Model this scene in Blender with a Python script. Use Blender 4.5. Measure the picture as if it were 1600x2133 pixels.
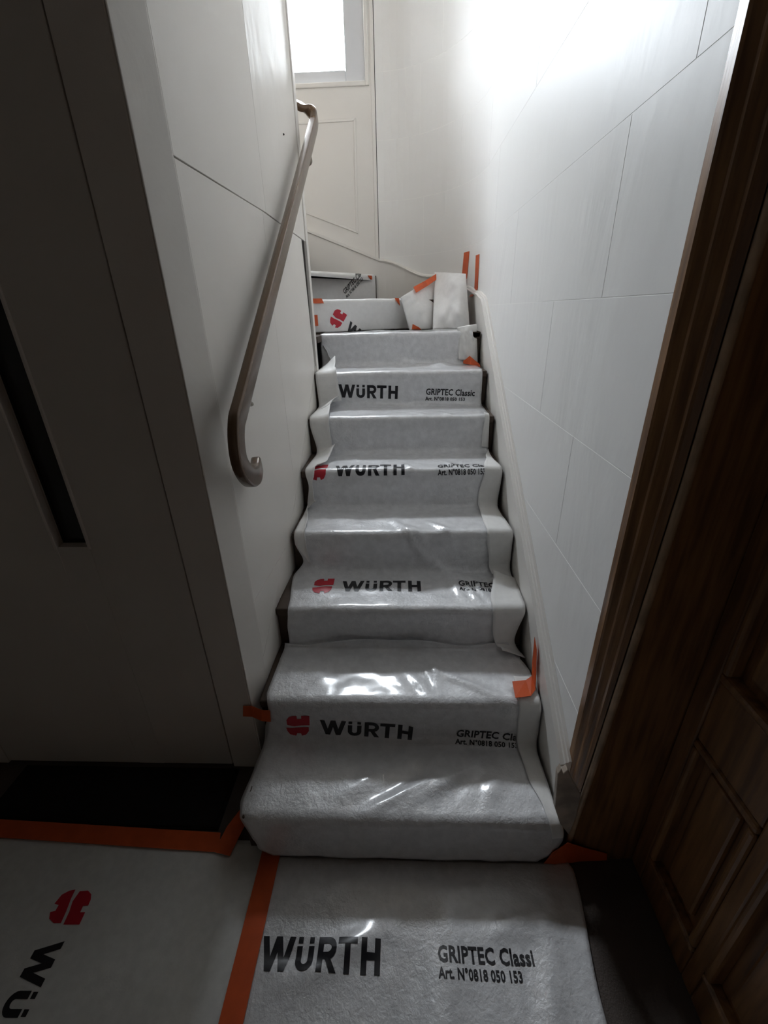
import bpy, bmesh, math, random
from mathutils import Vector, Matrix, noise
random.seed(4)
SC = bpy.context.scene
COL = SC.collection
for o in list(bpy.data.objects): bpy.data.objects.remove(o)

# ------------------------------------------------------------------ camera
CAM_H = 1.555
F_PX = 909.0
def nrm(v): return Vector(v).normalized()
ay = nrm((33, 419, -F_PX)); az = nrm((-50, 1977, F_PX)); az = (az - ay * ay.dot(az)).normalized(); ax = ay.cross(az)
cam = bpy.data.cameras.new('camera'); cam_o = bpy.data.objects.new('camera', cam); COL.objects.link(cam_o)
cam.sensor_fit = 'VERTICAL'; cam.sensor_height = 36.0; cam.sensor_width = 27.0
cam.lens = F_PX / 2133.0 * 36.0
cam.clip_start = 0.02
rot = Matrix((tuple(ax), tuple(ay), tuple(az)))
cam_o.matrix_world = Matrix.Translation((0, 0, CAM_H)) @ rot.to_4x4()
SC.camera = cam_o

# ------------------------------------------------------------------ world, daylight, exposure
world = bpy.data.worlds.new('overcast_sky'); SC.world = world; world.use_nodes = True
bg = world.node_tree.nodes['Background']
bg.inputs[0].default_value = (0.87, 0.935, 1.0, 1)
# standard overcast sky: zenith three times as bright as the horizon, dull ground below
wn, wk = world.node_tree.nodes, world.node_tree.links
w_tc = wn.new('ShaderNodeTexCoord'); w_sep = wn.new('ShaderNodeSeparateXYZ'); wk.new(w_tc.outputs['Generated'], w_sep.inputs[0])
w_map = wn.new('ShaderNodeMapRange'); w_map.inputs['From Min'].default_value = -0.02; w_map.inputs['From Max'].default_value = 1.0
w_map.inputs['To Min'].default_value = 8.5; w_map.inputs['To Max'].default_value = 25.5
wk.new(w_sep.outputs['Z'], w_map.inputs['Value']); wk.new(w_map.outputs['Result'], bg.inputs[1])
def portal(loc, rx, sx, sz):
    l = bpy.data.lights.new('window_portal', 'AREA'); l.shape = 'RECTANGLE'; l.size = sx; l.size_y = sz
    l.cycles.is_portal = True
    o = bpy.data.objects.new('window_portal', l); COL.objects.link(o); o.location = loc; o.rotation_euler = (rx, 0, 0)
FAR = 3.75
WX0, WX1, WZ0, WZ1 = -1.0, -0.343, 2.985, 3.60     # far window glass
portal(((WX0 + WX1) / 2, FAR + 0.08, (WZ0 + WZ1) / 2), -math.pi / 2, WX1 - WX0, WZ1 - WZ0)
vs = SC.view_settings
vs.view_transform = 'Standard'; vs.look = 'None'; vs.gamma = 1.0; vs.use_curve_mapping = False
vs.exposure = 2.42
SC.cycles.sample_clamp_indirect = 4.0; SC.cycles.max_bounces = 8; SC.cycles.diffuse_bounces = 7; SC.cycles.glossy_bounces = 3; SC.cycles.transmission_bounces = 2
SC.cycles.use_adaptive_sampling = True; SC.cycles.adaptive_threshold = 0.12; SC.cycles.caustics_reflective = False; SC.cycles.caustics_refractive = False

# ------------------------------------------------------------------ materials
def mat(name, col, rough=0.5, spec=0.5, metal=0.0, var=0.0, vscale=8.0, bumps=(), col2=None, stretch=None, coat=0.0):
    m = bpy.data.materials.new(name); m.use_nodes = True
    nt = m.node_tree; b = nt.nodes['Principled BSDF']; L = nt.links
    b.inputs['Base Color'].default_value = (*col, 1); b.inputs['Roughness'].default_value = rough
    b.inputs['Specular IOR Level'].default_value = spec; b.inputs['Metallic'].default_value = metal
    b.inputs['Coat Weight'].default_value = coat; b.inputs['Coat Roughness'].default_value = 0.16
    tc = nt.nodes.new('ShaderNodeTexCoord'); geo = nt.nodes.new('ShaderNodeNewGeometry')
    vec = geo.outputs['Position']
    if stretch:
        mp = nt.nodes.new('ShaderNodeMapping'); mp.inputs['Scale'].default_value = stretch
        L.new(vec, mp.inputs['Vector']); svec = mp.outputs['Vector']
    else: svec = vec
    if var or col2:
        nz = nt.nodes.new('ShaderNodeTexNoise'); nz.inputs['Scale'].default_value = vscale; nz.inputs['Detail'].default_value = 5
        L.new(svec, nz.inputs['Vector'])
        rp = nt.nodes.new('ShaderNodeValToRGB')
        c2 = col2 or tuple(max(0, c * (1 - var)) for c in col)
        rp.color_ramp.elements[0].position = 0.35; rp.color_ramp.elements[1].position = 0.68
        rp.color_ramp.elements[0].color = (*c2, 1); rp.color_ramp.elements[1].color = (*col, 1)
        L.new(nz.outputs['Fac'], rp.inputs['Fac']); L.new(rp.outputs['Color'], b.inputs['Base Color'])
    prev = None
    for (sc, st, dist, kind) in bumps:
        if kind == 'n':
            t = nt.nodes.new('ShaderNodeTexNoise'); t.inputs['Scale'].default_value = sc; t.inputs['Detail'].default_value = 4
            t.inputs['Distortion'].default_value = 0.6; out = t.outputs['Fac']
        else:
            t = nt.nodes.new('ShaderNodeTexVoronoi'); t.inputs['Scale'].default_value = sc; out = t.outputs['Distance']
        L.new(svec, t.inputs['Vector'])
        bp = nt.nodes.new('ShaderNodeBump'); bp.inputs['Strength'].default_value = st; bp.inputs['Distance'].default_value = dist
        L.new(out, bp.inputs['Height'])
        if prev: L.new(prev.outputs['Normal'], bp.inputs['Normal'])
        prev = bp
    if prev: L.new(prev.outputs['Normal'], b.inputs['Normal'])
    return m
M = {}
M['wall'] = mat('white_gloss_wall_paint', (0.87, 0.87, 0.86), 0.45, 0.13, bumps=((3.0, 0.25, 0.03, 'n'), (55, 0.06, 0.004, 'n')), stretch=(1, 1, 0.45))
M['joint'] = mat('white_joint_filler', (0.93, 0.93, 0.91), 0.6)
M['cream'] = mat('cream_satin_paint', (0.86, 0.825, 0.775), 0.38, 0.25, var=0.04, vscale=2.5, bumps=((5, 0.25, 0.01, 'n'), (90, 0.06, 0.002, 'n')))
M['trim'] = mat('white_trim_paint', (0.80, 0.78, 0.745), 0.38, 0.5, bumps=((14, 0.15, 0.004, 'n'),))
M['gap'] = mat('dark_gap_timber', (0.035, 0.028, 0.025), 0.8, 0.2)
M['doorp'] = mat('taupe_door_paint', (0.60, 0.55, 0.50), 0.5, 0.4, var=0.06, vscale=3)
M['casing'] = mat('taupe_casing_paint', (0.68, 0.62, 0.565), 0.5, 0.4, var=0.06, vscale=3)
M['ceiling'] = mat('dark_unseen_ceiling', (0.30, 0.25, 0.20), 0.8)  # unseen stairwell ceiling, toned dark to cut bounced light
M['landing'] = mat('pale_landing_paint', (0.70, 0.68, 0.64), 0.7)
M['bead'] = mat('worn_lit_wood_edge', (0.52, 0.36, 0.23), 0.4, 0.5, var=0.4, vscale=16)  # worn bead; the light caught along it is put into the paler colour
M['tan'] = mat('tan_unseen_wall', (0.42, 0.38, 0.33), 0.7)  # unseen upper stair walls, tone lowered to hold back bounced light
M['film'] = mat('glossy_fleece_film', (0.76, 0.765, 0.785), 0.33, 0.55, var=0.14, vscale=34, coat=1.0,
                bumps=((22, 0.16, 0.012, 'n'), (48, 0.38, 0.007, 'n'), (130, 0.42, 0.003, 'n')))
M['fleece'] = mat('matt_white_fleece', (0.80, 0.795, 0.785), 0.9, 0.2, var=0.05, vscale=40, bumps=((260, 0.25, 0.002, 'n'),))
M['floorfilm'] = mat('floor_fleece', (0.72, 0.72, 0.70), 0.6, 0.3, var=0.1, vscale=40, bumps=((220, 0.15, 0.002, 'n'),))
M['tape'] = mat('orange_cloth_tape', (0.64, 0.10, 0.022), 0.45, 0.4, var=0.12, vscale=30, bumps=((300, 0.1, 0.001, 'n'),))
M['black'] = mat('black_print', (0.012, 0.012, 0.016), 0.33, 0.5)
M['red'] = mat('red_print', (0.50, 0.012, 0.03), 0.35, 0.5)
M['wood'] = mat('dark_brown_varnished_wood', (0.30, 0.150, 0.060), 0.36, 0.5, col2=(0.13, 0.062, 0.026), vscale=9, stretch=(6, 6, 0.5),
                bumps=((20, 0.15, 0.003, 'n'),))
M['woodpl'] = mat('worn_plinth_wood', (0.50, 0.42, 0.35), 0.55, 0.4, var=0.4, vscale=18)
M['stair'] = mat('stair_timber', (0.085, 0.06, 0.045), 0.6, 0.3, var=0.3, vscale=14)
M['floor'] = mat('dark_brown_grained_floor', (0.080, 0.064, 0.056), 0.7, 0.3, bumps=((240, 0.5, 0.002, 'v'),))
M['mat'] = mat('black_coir', (0.016, 0.014, 0.013), 0.95, 0.1, bumps=((300, 0.8, 0.004, 'n'),))
M['rail'] = mat('bronze_anodised_metal', (0.125, 0.072, 0.038), 0.27, 0.5, metal=0.25, coat=0.3)
M['bracket'] = mat('bracket_metal', (0.33, 0.29, 0.24), 0.35, 0.5, metal=0.8)
M['darkglass'] = mat('black_glass', (0.006, 0.007, 0.008), 0.12, 0.5)
M['sash'] = mat('grey_white_sash_paint', (0.70, 0.72, 0.75), 0.4, 0.5)
def glass():
    m = bpy.data.materials.new('window_glass'); m.use_nodes = True; nt = m.node_tree; nt.nodes.clear()
    o = nt.nodes.new('ShaderNodeOutputMaterial'); mx = nt.nodes.new('ShaderNodeMixShader'); t = nt.nodes.new('ShaderNodeBsdfTransparent')
    g = nt.nodes.new('ShaderNodeBsdfGlossy'); g.inputs['Roughness'].default_value = 0.05; mx.inputs[0].default_value = 0.06
    nt.links.new(t.outputs[0], mx.inputs[1]); nt.links.new(g.outputs[0], mx.inputs[2]); nt.links.new(mx.outputs[0], o.inputs[0]); return m
M['glass'] = glass()

# ------------------------------------------------------------------ helpers
def link(name, me, m, parent=None):
    o = bpy.data.objects.new(name, me); COL.objects.link(o)
    if m: me.materials.append(M[m] if isinstance(m, str) else m)
    if parent: o.parent = parent
    return o
def pyd(name, V, Fc, m, parent=None, smooth=False):
    me = bpy.data.meshes.new(name); me.from_pydata([tuple(v) for v in V], [], Fc); me.update()
    if smooth:
        for p in me.polygons: p.use_smooth = True
    return link(name, me, m, parent)
def fixn(o):
    bm = bmesh.new(); bm.from_mesh(o.data); bmesh.ops.recalc_face_normals(bm, faces=bm.faces); bm.to_mesh(o.data); bm.free(); return o
def box(name, x0, x1, y0, y1, z0, z1, m, parent=None, bev=0.0):
    bm = bmesh.new()
    vs_ = [bm.verts.new((x, y, z)) for x in (x0, x1) for y in (y0, y1) for z in (z0, z1)]
    for f in ((0, 1, 3, 2), (4, 6, 7, 5), (0, 4, 5, 1), (2, 3, 7, 6), (0, 2, 6, 4), (1, 5, 7, 3)): bm.faces.new([vs_[i] for i in f])
    bmesh.ops.recalc_face_normals(bm, faces=bm.faces)
    if bev: bmesh.ops.bevel(bm, geom=list(bm.edges), offset=bev, segments=2, affect='EDGES', profile=0.5)
    me = bpy.data.meshes.new(name); bm.to_mesh(me); bm.free()
    return link(name, me, m, parent)
def prism(name, poly, axis, a, b, m, parent=None, bev=0.0):
    """poly of 2-D points extruded along axis ('x': (y,z), 'y': (x,z), 'z': (x,y)) from a to b"""
    f = {'x': lambda p, t: (t, p[0], p[1]), 'y': lambda p, t: (p[0], t, p[1]), 'z': lambda p, t: (p[0], p[1], t)}[axis]
    bm = bmesh.new()
    A = [bm.verts.new(f(p, a)) for p in poly]; B = [bm.verts.new(f(p, b)) for p in poly]
    n = len(poly)
    bm.faces.new(A); bm.faces.new(B[::-1])
    for i in range(n): bm.faces.new((A[i], B[i], B[(i + 1) % n], A[(i + 1) % n]))
    bmesh.ops.recalc_face_normals(bm, faces=bm.faces)
    if bev: bmesh.ops.bevel(bm, geom=list(bm.edges), offset=bev, segments=2, affect='EDGES', profile=0.5)
    me = bpy.data.meshes.new(name); bm.to_mesh(me); bm.free()
    return link(name, me, m, parent)
def empty(name, loc=(0, 0, 0)):
    o = bpy.data.objects.new(name, None); COL.objects.link(o); o.empty_display_size = 0.05
    return o                                            # parts carry world coordinates, so the empty stays at the origin
def tag(o, label, cat, group=None):
    o['label'] = label; o['category'] = cat
    if group: o['group'] = group
    return o
def struct(o, label=None):
    o['kind'] = 'structure'
    if label: o['label'] = label
    return o
def lerp(a, b, t): return a + (b - a) * t
def table(tab):
    tab = sorted(tab)
    def f(s):
        if s <= tab[0][0]: return tab[0][1]
        for (a, va), (b, vb) in zip(tab, tab[1:]):
            if s <= b:
                t = (s - a) / max(1e-9, b - a); t = t * t * (3 - 2 * t)
                return lerp(va, vb, t)
        return tab[-1][1]
    return f
def fbm(x, y, z=0.0): return noise.noise(Vector((x, y, z)))

# ------------------------------------------------------------------ stair numbers
RISE, GO, Y1 = 0.18, 0.27, 0.792
XL, XR = -0.46, 0.49            # faces of the two stair walls
XS = 0.458                      # face of the right stringer
def noseline(y): return RISE + (y - Y1) * RISE / GO
def fillet(pts, rad, n=5):
    out = [pts[0]]
    for i in range(1, len(pts) - 1):
        a, b, c = Vector(pts[i - 1]), Vector(pts[i]), Vector(pts[i + 1]); d1 = (a - b).normalized(); d2 = (c - b).normalized(); r = rad[i]
        ce = b + (d1 + d2) * r
        for k in range(n + 1):
            th = k / n * math.pi / 2
            out.append(tuple(ce - d2 * r * math.cos(th) - d1 * r * math.sin(th)))
    out.append(pts[-1]); return out
def stair_profile(rn=0.02, ri=0.045, steps=8):
    pts = [(Y1, 0.0)]; rad = [0]
    for k in range(1, steps + 1):
        pts.append((Y1 + GO * (k - 1), RISE * k)); rad.append(rn)
        pts.append((Y1 + GO * k, RISE * k)); rad.append(ri)
    return fillet(pts, rad)

# ================================================================== SETTING
floor = struct(box('floor', -2.0, 1.0, -1.7, 4.05, -0.1, 0.0, 'floor'), 'dark brown finely grained landing floor')

# right wall: a straight run that turns in a rounded corner to the far wall, faced with large smooth blocks
path = []
y = 0.86
while y < 2.95: path.append((XR, y)); y += 0.05
CE = (-0.15, 2.95); RX, RY = XR - CE[0], FAR - CE[1]
for k in range(0, 31):
    th = k / 30 * math.pi / 2
    path.append((CE[0] + RX * math.cos(th), CE[1] + RY * math.sin(th)))
plen = [0.0]
for a, b in zip(path, path[1:]): plen.append(plen[-1] + math.hypot(b[0] - a[0], b[1] - a[1]))
PTOT = plen[-1]
def at_path(p):
    p = min(max(p, 0), PTOT - 1e-6)
    for i in range(len(path) - 1):
        if plen[i + 1] >= p:
            t = (p - plen[i]) / (plen[i + 1] - plen[i]); a, b = path[i], path[i + 1]
            dx, dy = b[0] - a[0], b[1] - a[1]; l = math.hypot(dx, dy)
            return Vector((lerp(a[0], b[0], t), lerp(a[1], b[1], t))), Vector((-dy / l, dx / l))   # point, inward normal
def curved_slab(name, p0, p1, ztop, zbot, off0, off1, m, parent=None, step=0.045, smooth=True):
    """slab following the wall path between offsets off0 (outer) and off1 (inner, towards the room)"""
    n = max(1, int((p1 - p0) / step)); V = []; Fc = []
    for i in range(n + 1):
        p = lerp(p0, p1, i / n); c, nr = at_path(p)
        zt = ztop(p) if callable(ztop) else ztop; zb = zbot(p) if callable(zbot) else zbot
        for off, z in ((off0, zb), (off1, zb), (off1, zt), (off0, zt)): V.append((c.x + nr.x * off, c.y + nr.y * off, z))
    for i in range(n):
        a, b = i * 4, i * 4 + 4
        for k in range(4): Fc.append((a + k, a + (k + 1) % 4, b + (k + 1) % 4, b + k))
    Fc.append((0, 1, 2, 3)); Fc.append((n * 4 + 3, n * 4 + 2, n * 4 + 1, n * 4))
    return fixn(pyd(name, V, Fc, m, parent))
wr = struct(curved_slab('wall_right', 0, PTOT, 4.4, 0.0, -0.12, -0.0006, 'joint'), 'glossy white stair wall of large blocks with a rounded far corner')
courses = [0.17, 0.52, 0.87, 1.22, 1.572, 1.92, 2.265, 2.61, 2.96, 3.31, 3.66, 4.01, 4.4]
def p_of_y(yy): return yy - 0.86
def p_of_x(xx):
    for i in range(len(path)):
        if path[i][1] > 3.0 and path[i][0] <= xx: return plen[i]
joints = {0: [1.75, 2.6], 1: [1.3, 2.2], 2: [p_of_y(1.232), 1.3, 2.3], 3: [p_of_y(1.558), 1.75, 2.65], 4: [p_of_y(1.197), 1.3, 2.25], 5: [0.12, 1.8, p_of_x(0.18)], 6: [1.2, 2.1, p_of_x(0.40)], 7: [0.7, 1.6, p_of_x(0.17)],
          8: [0.3, 1.2, 2.1, 2.75], 9: [0.7, 1.6, 2.4], 10: [0.3, 1.2, 2.1, 2.75], 11: [0.7, 1.6, 2.4]}
joints[2] = [p_of_y(1.232), 1.35, 2.3]; joints[3] = [p_of_y(1.558), 1.75, 2.65]
G2 = 0.0013
for ci in range(len(courses) - 1):
    js = [0.0] + sorted(joints[ci]) + [PTOT]
    for a, b in zip(js, js[1:]):
        curved_slab('block', a + (G2 if a > 0 else 0), b - (G2 if b < PTOT else 0), courses[ci + 1] - G2, courses[ci] + G2, -0.001, 0.0, 'wall', wr)
# upper outline of the stringer along the wall path
def str_top(p):
    c, _ = at_path(p)
    if p <= p_of_y(2.75): return noseline(c.y) + 0.135
    return table([(p_of_y(2.75), noseline(2.75) + 0.135), (p_of_y(3.0), 1.655), (p_of_x(0.44), 1.70), (p_of_x(0.24), 1.79), (PTOT, 1.912)])(p)

# far wall with the window
wf = empty('wall_far'); struct(wf, 'white painted far wall with raised moulding below a window')
XE = -0.15
WOX0, WOX1, WOZ0, WOZ1 = -1.14, -0.19, 2.895, 3.74
box('panel', -1.65, WOX0, FAR, FAR + 0.3, 0.0, 4.4, 'trim', wf)
box('panel', WOX1, XE - 0.004, FAR, FAR + 0.3, 0.0, 4.4, 'trim', wf)
box('panel', WOX0, WOX1, FAR, FAR + 0.3, 0.0, WOZ0, 'trim', wf)
box('panel', WOX0, WOX1, FAR, FAR + 0.3, WOZ1, 4.4, 'trim', wf)
box('backing', XE - 0.05, XE + 0.05, FAR + 0.02, FAR + 0.3, 0.0, 4.4, 'gap', wf)
box('corner_bead', XE - 0.028, XE - 0.004, FAR - 0.006, FAR + 0.02, 1.0, 4.4, 'trim', wf, 0.003)
def moulding(poly, w, d):
    n = len(poly)
    cx_ = sum(p[0] for p in poly) / n; cz_ = sum(p[1] for p in poly) / n
    inner = []
    for i in range(n):
        a, b, c = Vector(poly[i - 1]), Vector(poly[i]), Vector(poly[(i + 1) % n])
        d1 = (b - a).normalized(); d2 = (c - b).normalized(); n1 = Vector((-d1.y, d1.x)); n2 = Vector((-d2.y, d2.x))
        if n1.dot(Vector((cx_, cz_)) - b) < 0: n1 = -n1; n2 = -n2
        bi = (n1 + n2).normalized(); inner.append(tuple(b + bi * (w / max(0.3, bi.dot(n1)))))
    for i in range(n):
        j = (i + 1) % n
        prism('moulding_strip', [poly[i], poly[j], inner[j], inner[i]], 'y', FAR - d, FAR, 'trim', wf, 0.0022)
moulding([(-1.15, 2.72), (-0.285, 2.735), (-0.300, 2.075), (-1.15, 2.38)], 0.016, 0.007)
# window: outer frame, sash, pane
w1 = struct(empty('window_1'), 'tall bright window with grey-white sash at the top of the stairs')
def rect_ring(name, x0, x1, z0, z1, w, y0, y1, m, parent, bev=0.004):
    box(name, x0, x0 + w, y0, y1, z0, z1, m, parent, bev); box(name, x1 - w, x1, y0, y1, z0, z1, m, parent, bev)
    box(name, x0 + w, x1 - w, y0, y1, z0, z0 + w, m, parent, bev); box(name, x0 + w, x1 - w, y0, y1, z1 - w, z1, m, parent, bev)
rect_ring('window_frame', WOX0, WOX1, WOZ0, WOZ1, 0.025, FAR - 0.012, FAR + 0.09, 'trim', w1)
box('window_sash', WOX0 + .025, WX0, FAR + .012, FAR + .07, WOZ0 + .025, WOZ1 - .025, 'sash', w1, .006)
box('window_sash', WX1, WOX1 - .025, FAR + .012, FAR + .07, WOZ0 + .025, WOZ1 - .025, 'sash', w1, .006)
box('window_sash', WX0, WX1, FAR + .012, FAR + .07, WOZ0 + .025, WZ0, 'sash', w1, .006)
box('window_sash', WX0, WX1, FAR + .012, FAR + .07, WZ1, WOZ1 - .025, 'sash', w1, .006)
box('pane', WX0 - 0.02, WX1 + 0.02, FAR + 0.038, FAR + 0.042, WZ0 - 0.02, WZ1 + 0.02, 'glass', w1)
# blank shell of the stairwell that the photograph does not show
struct(box('wall_stairwell_end', -1.75, -1.62, 2.4, FAR + 0.3, 0, 4.5, 'tan'), 'plain tan end wall of the upper stair')
struct(box('wall_stairwell_inner', -1.65, -0.585, 2.42, 2.53, 0, 4.5, 'tan'), 'tan inner wall of the upper stair')
struct(box('ceiling', -1.75, 0.75, 0.84, FAR + 0.14, 4.4, 4.52, 'ceiling'), 'stairwell ceiling')
struct(box('wall_lintel', -0.66, 0.75, 0.87, 1.078, 2.62, 4.5, 'wall'), 'white wall above the stair opening')

# left stair wall, faced with large panels
wl = empty('wall_left'); struct(wl, 'cream satin painted stair wall of large panels')
def taper(y): return -0.030 * max(0.0, (1.7447 - y) / (1.7447 - 1.17))
def shift(o):
    for v in o.data.vertices: v.co.x += taper(v.co.y)
    return o
box('backing', -0.585, -0.468, 1.7447, 2.53, 0.0, 4.4, 'gap', wl)
shift(box('backing', -0.585, -0.468, 1.17, 1.7447, 0.0, 4.4, 'gap', wl))
def lline(y): return 0.444 + 0.643 * (y - 1.156)
def lpanel(poly): return shift(prism('panel', poly, 'x', -0.469, XL, 'cream', wl, 0.0012))
YA = 1.172
ymeet = 1.156 + (0.69 - 0.444) / 0.643
lpanel([(YA, lline(YA) + .004), (ymeet - .003, 0.6885), (YA, 0.6885)])
lpanel([(YA, 0.6905), (ymeet + .002, 0.6905), (1.744, lline(1.744) + .004), (1.744, 1.8705), (YA, 1.8705)])
lpanel([(1.7455, lline(1.7455) + .004), (2.42, lline(2.42) + .004), (2.448, 1.30), (2.386, 1.8705), (1.7455, 1.8705)])
lpanel([(YA, 1.8745), (1.789, 1.8745), (1.789, 3.0), (YA, 3.0)])
lpanel([(1.7905, 1.8745), (2.478, 1.8745), (2.478, 3.0), (1.7905, 3.0)])
lpanel([(YA, 3.001), (2.478, 3.001), (2.478, 4.4), (YA, 4.4)])
prism('end_trim', [(2.482, 1.0), (2.53, 1.0), (2.53, 4.4), (2.482, 4.4)], 'x', -0.475, -0.454, 'cream', wl, 0.003)
prism('left_stringer', [(1.7447, 0.3), (2.50, 0.8), (2.50, lline(2.50) - .003), (1.7447, lline(1.7447) - .003)], 'x', -0.467, -0.4615, 'cream', wl)
shift(prism('left_stringer', [(YA, 0.0), (1.7447, 0.3), (1.7447, lline(1.7447) - .003), (YA, lline(YA) - .003)], 'x', -0.467, -0.4615, 'cream', wl))

V = [(XL - 0.001 + t, 2.197 + r * math.cos(a), 2.205 + r * math.sin(a)) for t, r in ((0, .0035), (.004, .0035), (.006, .002)) for a in [k * math.pi / 4 for k in range(8)]]
pyd('nail', V, [(r * 8 + k, r * 8 + (k + 1) % 8, r * 8 + 8 + (k + 1) % 8, r * 8 + 8 + k) for r in range(2) for k in range(8)] + [tuple(range(16, 24))], 'gap', wl)
# bevelled corner between door casing and left stair wall
struct(prism('trim_1', [(-0.5265, 1.079), (-0.523, 1.0785), (-0.4895, 1.168), (-0.4895, 1.1715), (-0.60, 1.1715), (-0.60, 1.1305), (-0.5265, 1.1305)], 'z', 0.0, 4.4, 'cream', None, 0.002), 'cream splayed corner strip between door casing and stair wall')
# left door, facing the landing
d1 = struct(empty('door_1'), 'taupe painted flush door with a dark narrow glass slot, left of the stairs')
SLX0, SLX1, SLZ0, SLZ1 = -1.005, -0.908, 0.952, 1.95
DX0, DX1 = -1.52, -0.6445
box('door_panel', SLX1, DX1, 1.081, 1.12, 0.012, 2.28, 'doorp', d1, 0.002)
box('door_panel', DX0, SLX0, 1.081, 1.12, 0.012, 2.28, 'doorp', d1, 0.002)
box('door_panel', SLX0, SLX1, 1.081, 1.12, 0.012, SLZ0, 'doorp', d1)
box('door_panel', SLX0, SLX1, 1.081, 1.12, SLZ1, 2.28, 'doorp', d1)
box('glass_slot', SLX0, SLX1, 1.108, 1.114, SLZ0, SLZ1, 'darkglass', d1)
box('glazing_bead', SLX1 - 0.002, SLX1 + 0.007, 1.076, 1.10, SLZ0 - 0.007, SLZ1, 'casing', d1, 0.002)
box('glazing_bead', SLX0 - 0.007, SLX0 + 0.002, 1.076, 1.10, SLZ0 - 0.007, SLZ1, 'casing', d1, 0.002)
box('casing', -0.6405, -0.527, 1.079, 1.13, 0.0, 2.36, 'casing', d1, 0.003)
box('casing', -1.65, -1.524, 1.079, 1.13, 0.0, 2.36, 'casing', d1, 0.003)
box('casing', -1.524, -0.6405, 1.079, 1.13, 2.284, 2.36, 'casing', d1, 0.003)
box('rebate', -1.56, -0.60, 1.122, 1.135, 0.0, 2.33, 'gap', d1)
struct(box('wall_front', -2.0, -0.53, 1.135, 1.25, 0.0, 2.7, 'casing'), 'shaded wall around the taupe door')
struct(box('wall_landing_left', -2.05, -1.9, -1.7, 1.25, 0.0, 2.7, 'landing'), 'shaded left wall of the landing')
struct(box('wall_back', -2.0, 1.0, -1.75, -1.6, 0.0, 2.7, 'landing'), 'landing wall behind the viewer')
struct(box('ceiling_landing', -2.05, 1.0, -1.75, 1.25, 2.62, 2.75, 'landing'), 'landing ceiling')

# right: dark wooden door frame and panelled door
fr = struct(empty('trim_2'), 'dark brown fluted wooden door frame to the right of the stairs')
ring_z = [0.0, 0.15, 0.45, 0.7, 1.0, 1.25, 1.67, 2.05, 2.6]
bead_x = table([(0, 0.489), (0.147, 0.496), (0.694, 0.520), (1.25, 0.541), (1.672, 0.547), (2.6, 0.55)])
def frame_ring(z):
    bx_ = bead_x(z); x0 = 0.487; w = bx_ - x0
    return [(x0, 0.885), (x0, 0.862), (x0 + .06 * w, 0.857), (x0 + .30 * w, 0.846), (x0 + .30 * w, 0.838), (x0 + .36 * w, 0.834), (x0 + .62 * w, 0.823), (x0 + .62 * w, 0.814), (x0 + .70 * w, 0.811), (bx_ - 0.004, 0.806), (bx_ - .004, 0.885)]
def loft(name, rings, m, parent):
    V = []; Fc = []; n = len(rings[0])
    for r in rings: V += r
    for i in range(len(rings) - 1):
        for k in range(n): Fc.append((i * n + k, i * n + (k + 1) % n, (i + 1) * n + (k + 1) % n, (i + 1) * n + k))
    Fc.append(tuple(range(n))); Fc.append(tuple(range((len(rings) - 1) * n, len(rings) * n)))
    return fixn(pyd(name, V, Fc, m, parent))
loft('fluted_jamb', [[(x, yy, z) for x, yy in frame_ring(z)] for z in ring_z], 'wood', fr)
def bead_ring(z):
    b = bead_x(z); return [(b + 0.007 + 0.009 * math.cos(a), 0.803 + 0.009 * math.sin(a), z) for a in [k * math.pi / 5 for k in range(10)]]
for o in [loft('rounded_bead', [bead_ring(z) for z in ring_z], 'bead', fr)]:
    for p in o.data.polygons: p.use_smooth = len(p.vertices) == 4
loft('face_board', [[(bead_x(z) + 0.012, 0.80, z), (0.668, 0.80, z), (0.668, 0.885, z), (bead_x(z) + 0.012, 0.885, z)] for z in ring_z], 'wood', fr)
prism('plinth', [(.430, .262), (.417, .41), (.424, .432), (.431, .412), (.441, .428), (.457, .392), (.493, .323), (.495, .226), (.488, .138), (.455, .19)], 'y', 0.788, 0.806, 'woodpl', fr, 0.002)
DRX = 0.70
d2 = struct(empty('door_2'), 'dark brown panelled wooden door on the right of the landing')
def dbox(n_, y0, y1, z0, z1, x0=DRX, x1=DRX + 0.05, bev=0.006): return box(n_, x0, x1, y0, y1, z0, z1, 'wood', d2, bev)
ys = [(-0.30, -0.18), (0.05, 0.17), (0.40, 0.53), (0.752, 0.80)]
ys = [(-0.06, 0.02), (0.22, 0.31), (0.50, 0.54), (0.745, 0.80)]
zs = [(0.0, 0.115), (0.615, 0.80), (1.75, 1.90), (2.35, 2.5)]
for a, b in ys: dbox('stile', a, b, 0.005, 2.5)
dbox('stile', -1.0, -0.06, 0.005, 2.5)
for (a, b) in zip(ys, ys[1:]):
    for z0, z1 in zs: dbox('rail', a[1], b[0], max(z0, .005), z1)
    for (za, zb) in zip(zs, zs[1:]):
        y0, y1, z0, z1 = a[1], b[0], za[1], zb[0]
        dbox('panel', y0, y1, z0, z1, DRX + 0.024, DRX + 0.04, 0)
        for (q0, q1, r0, r1) in ((y0, y1, z0, z0 + .022), (y0, y1, z1 - .022, z1), (y0, y0 + .022, z0 + .022, z1 - .022), (y1 - .022, y1, z0 + .022, z1 - .022)):
            dbox('moulding', q0, q1, r0, r1, DRX - 0.006, DRX + 0.03, 0.008)
        f_ = 0.05
        if y1 - y0 > 2.5 * f_: dbox('raised_field', y0 + f_, y1 - f_, z0 + f_, z1 - f_, DRX + 0.012, DRX + 0.03, 0.008)
struct(box('wall_landing_right', DRX + 0.052, DRX + 0.2, -1.7, 0.95, 0.0, 2.7, 'wood'), 'dark wooden wall behind the panelled door')
struct(box('wall_return', 0.668, DRX + 0.2, 0.802, 0.95, 0.0, 2.7, 'wood'), 'dark wooden return beside the door frame')

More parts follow.
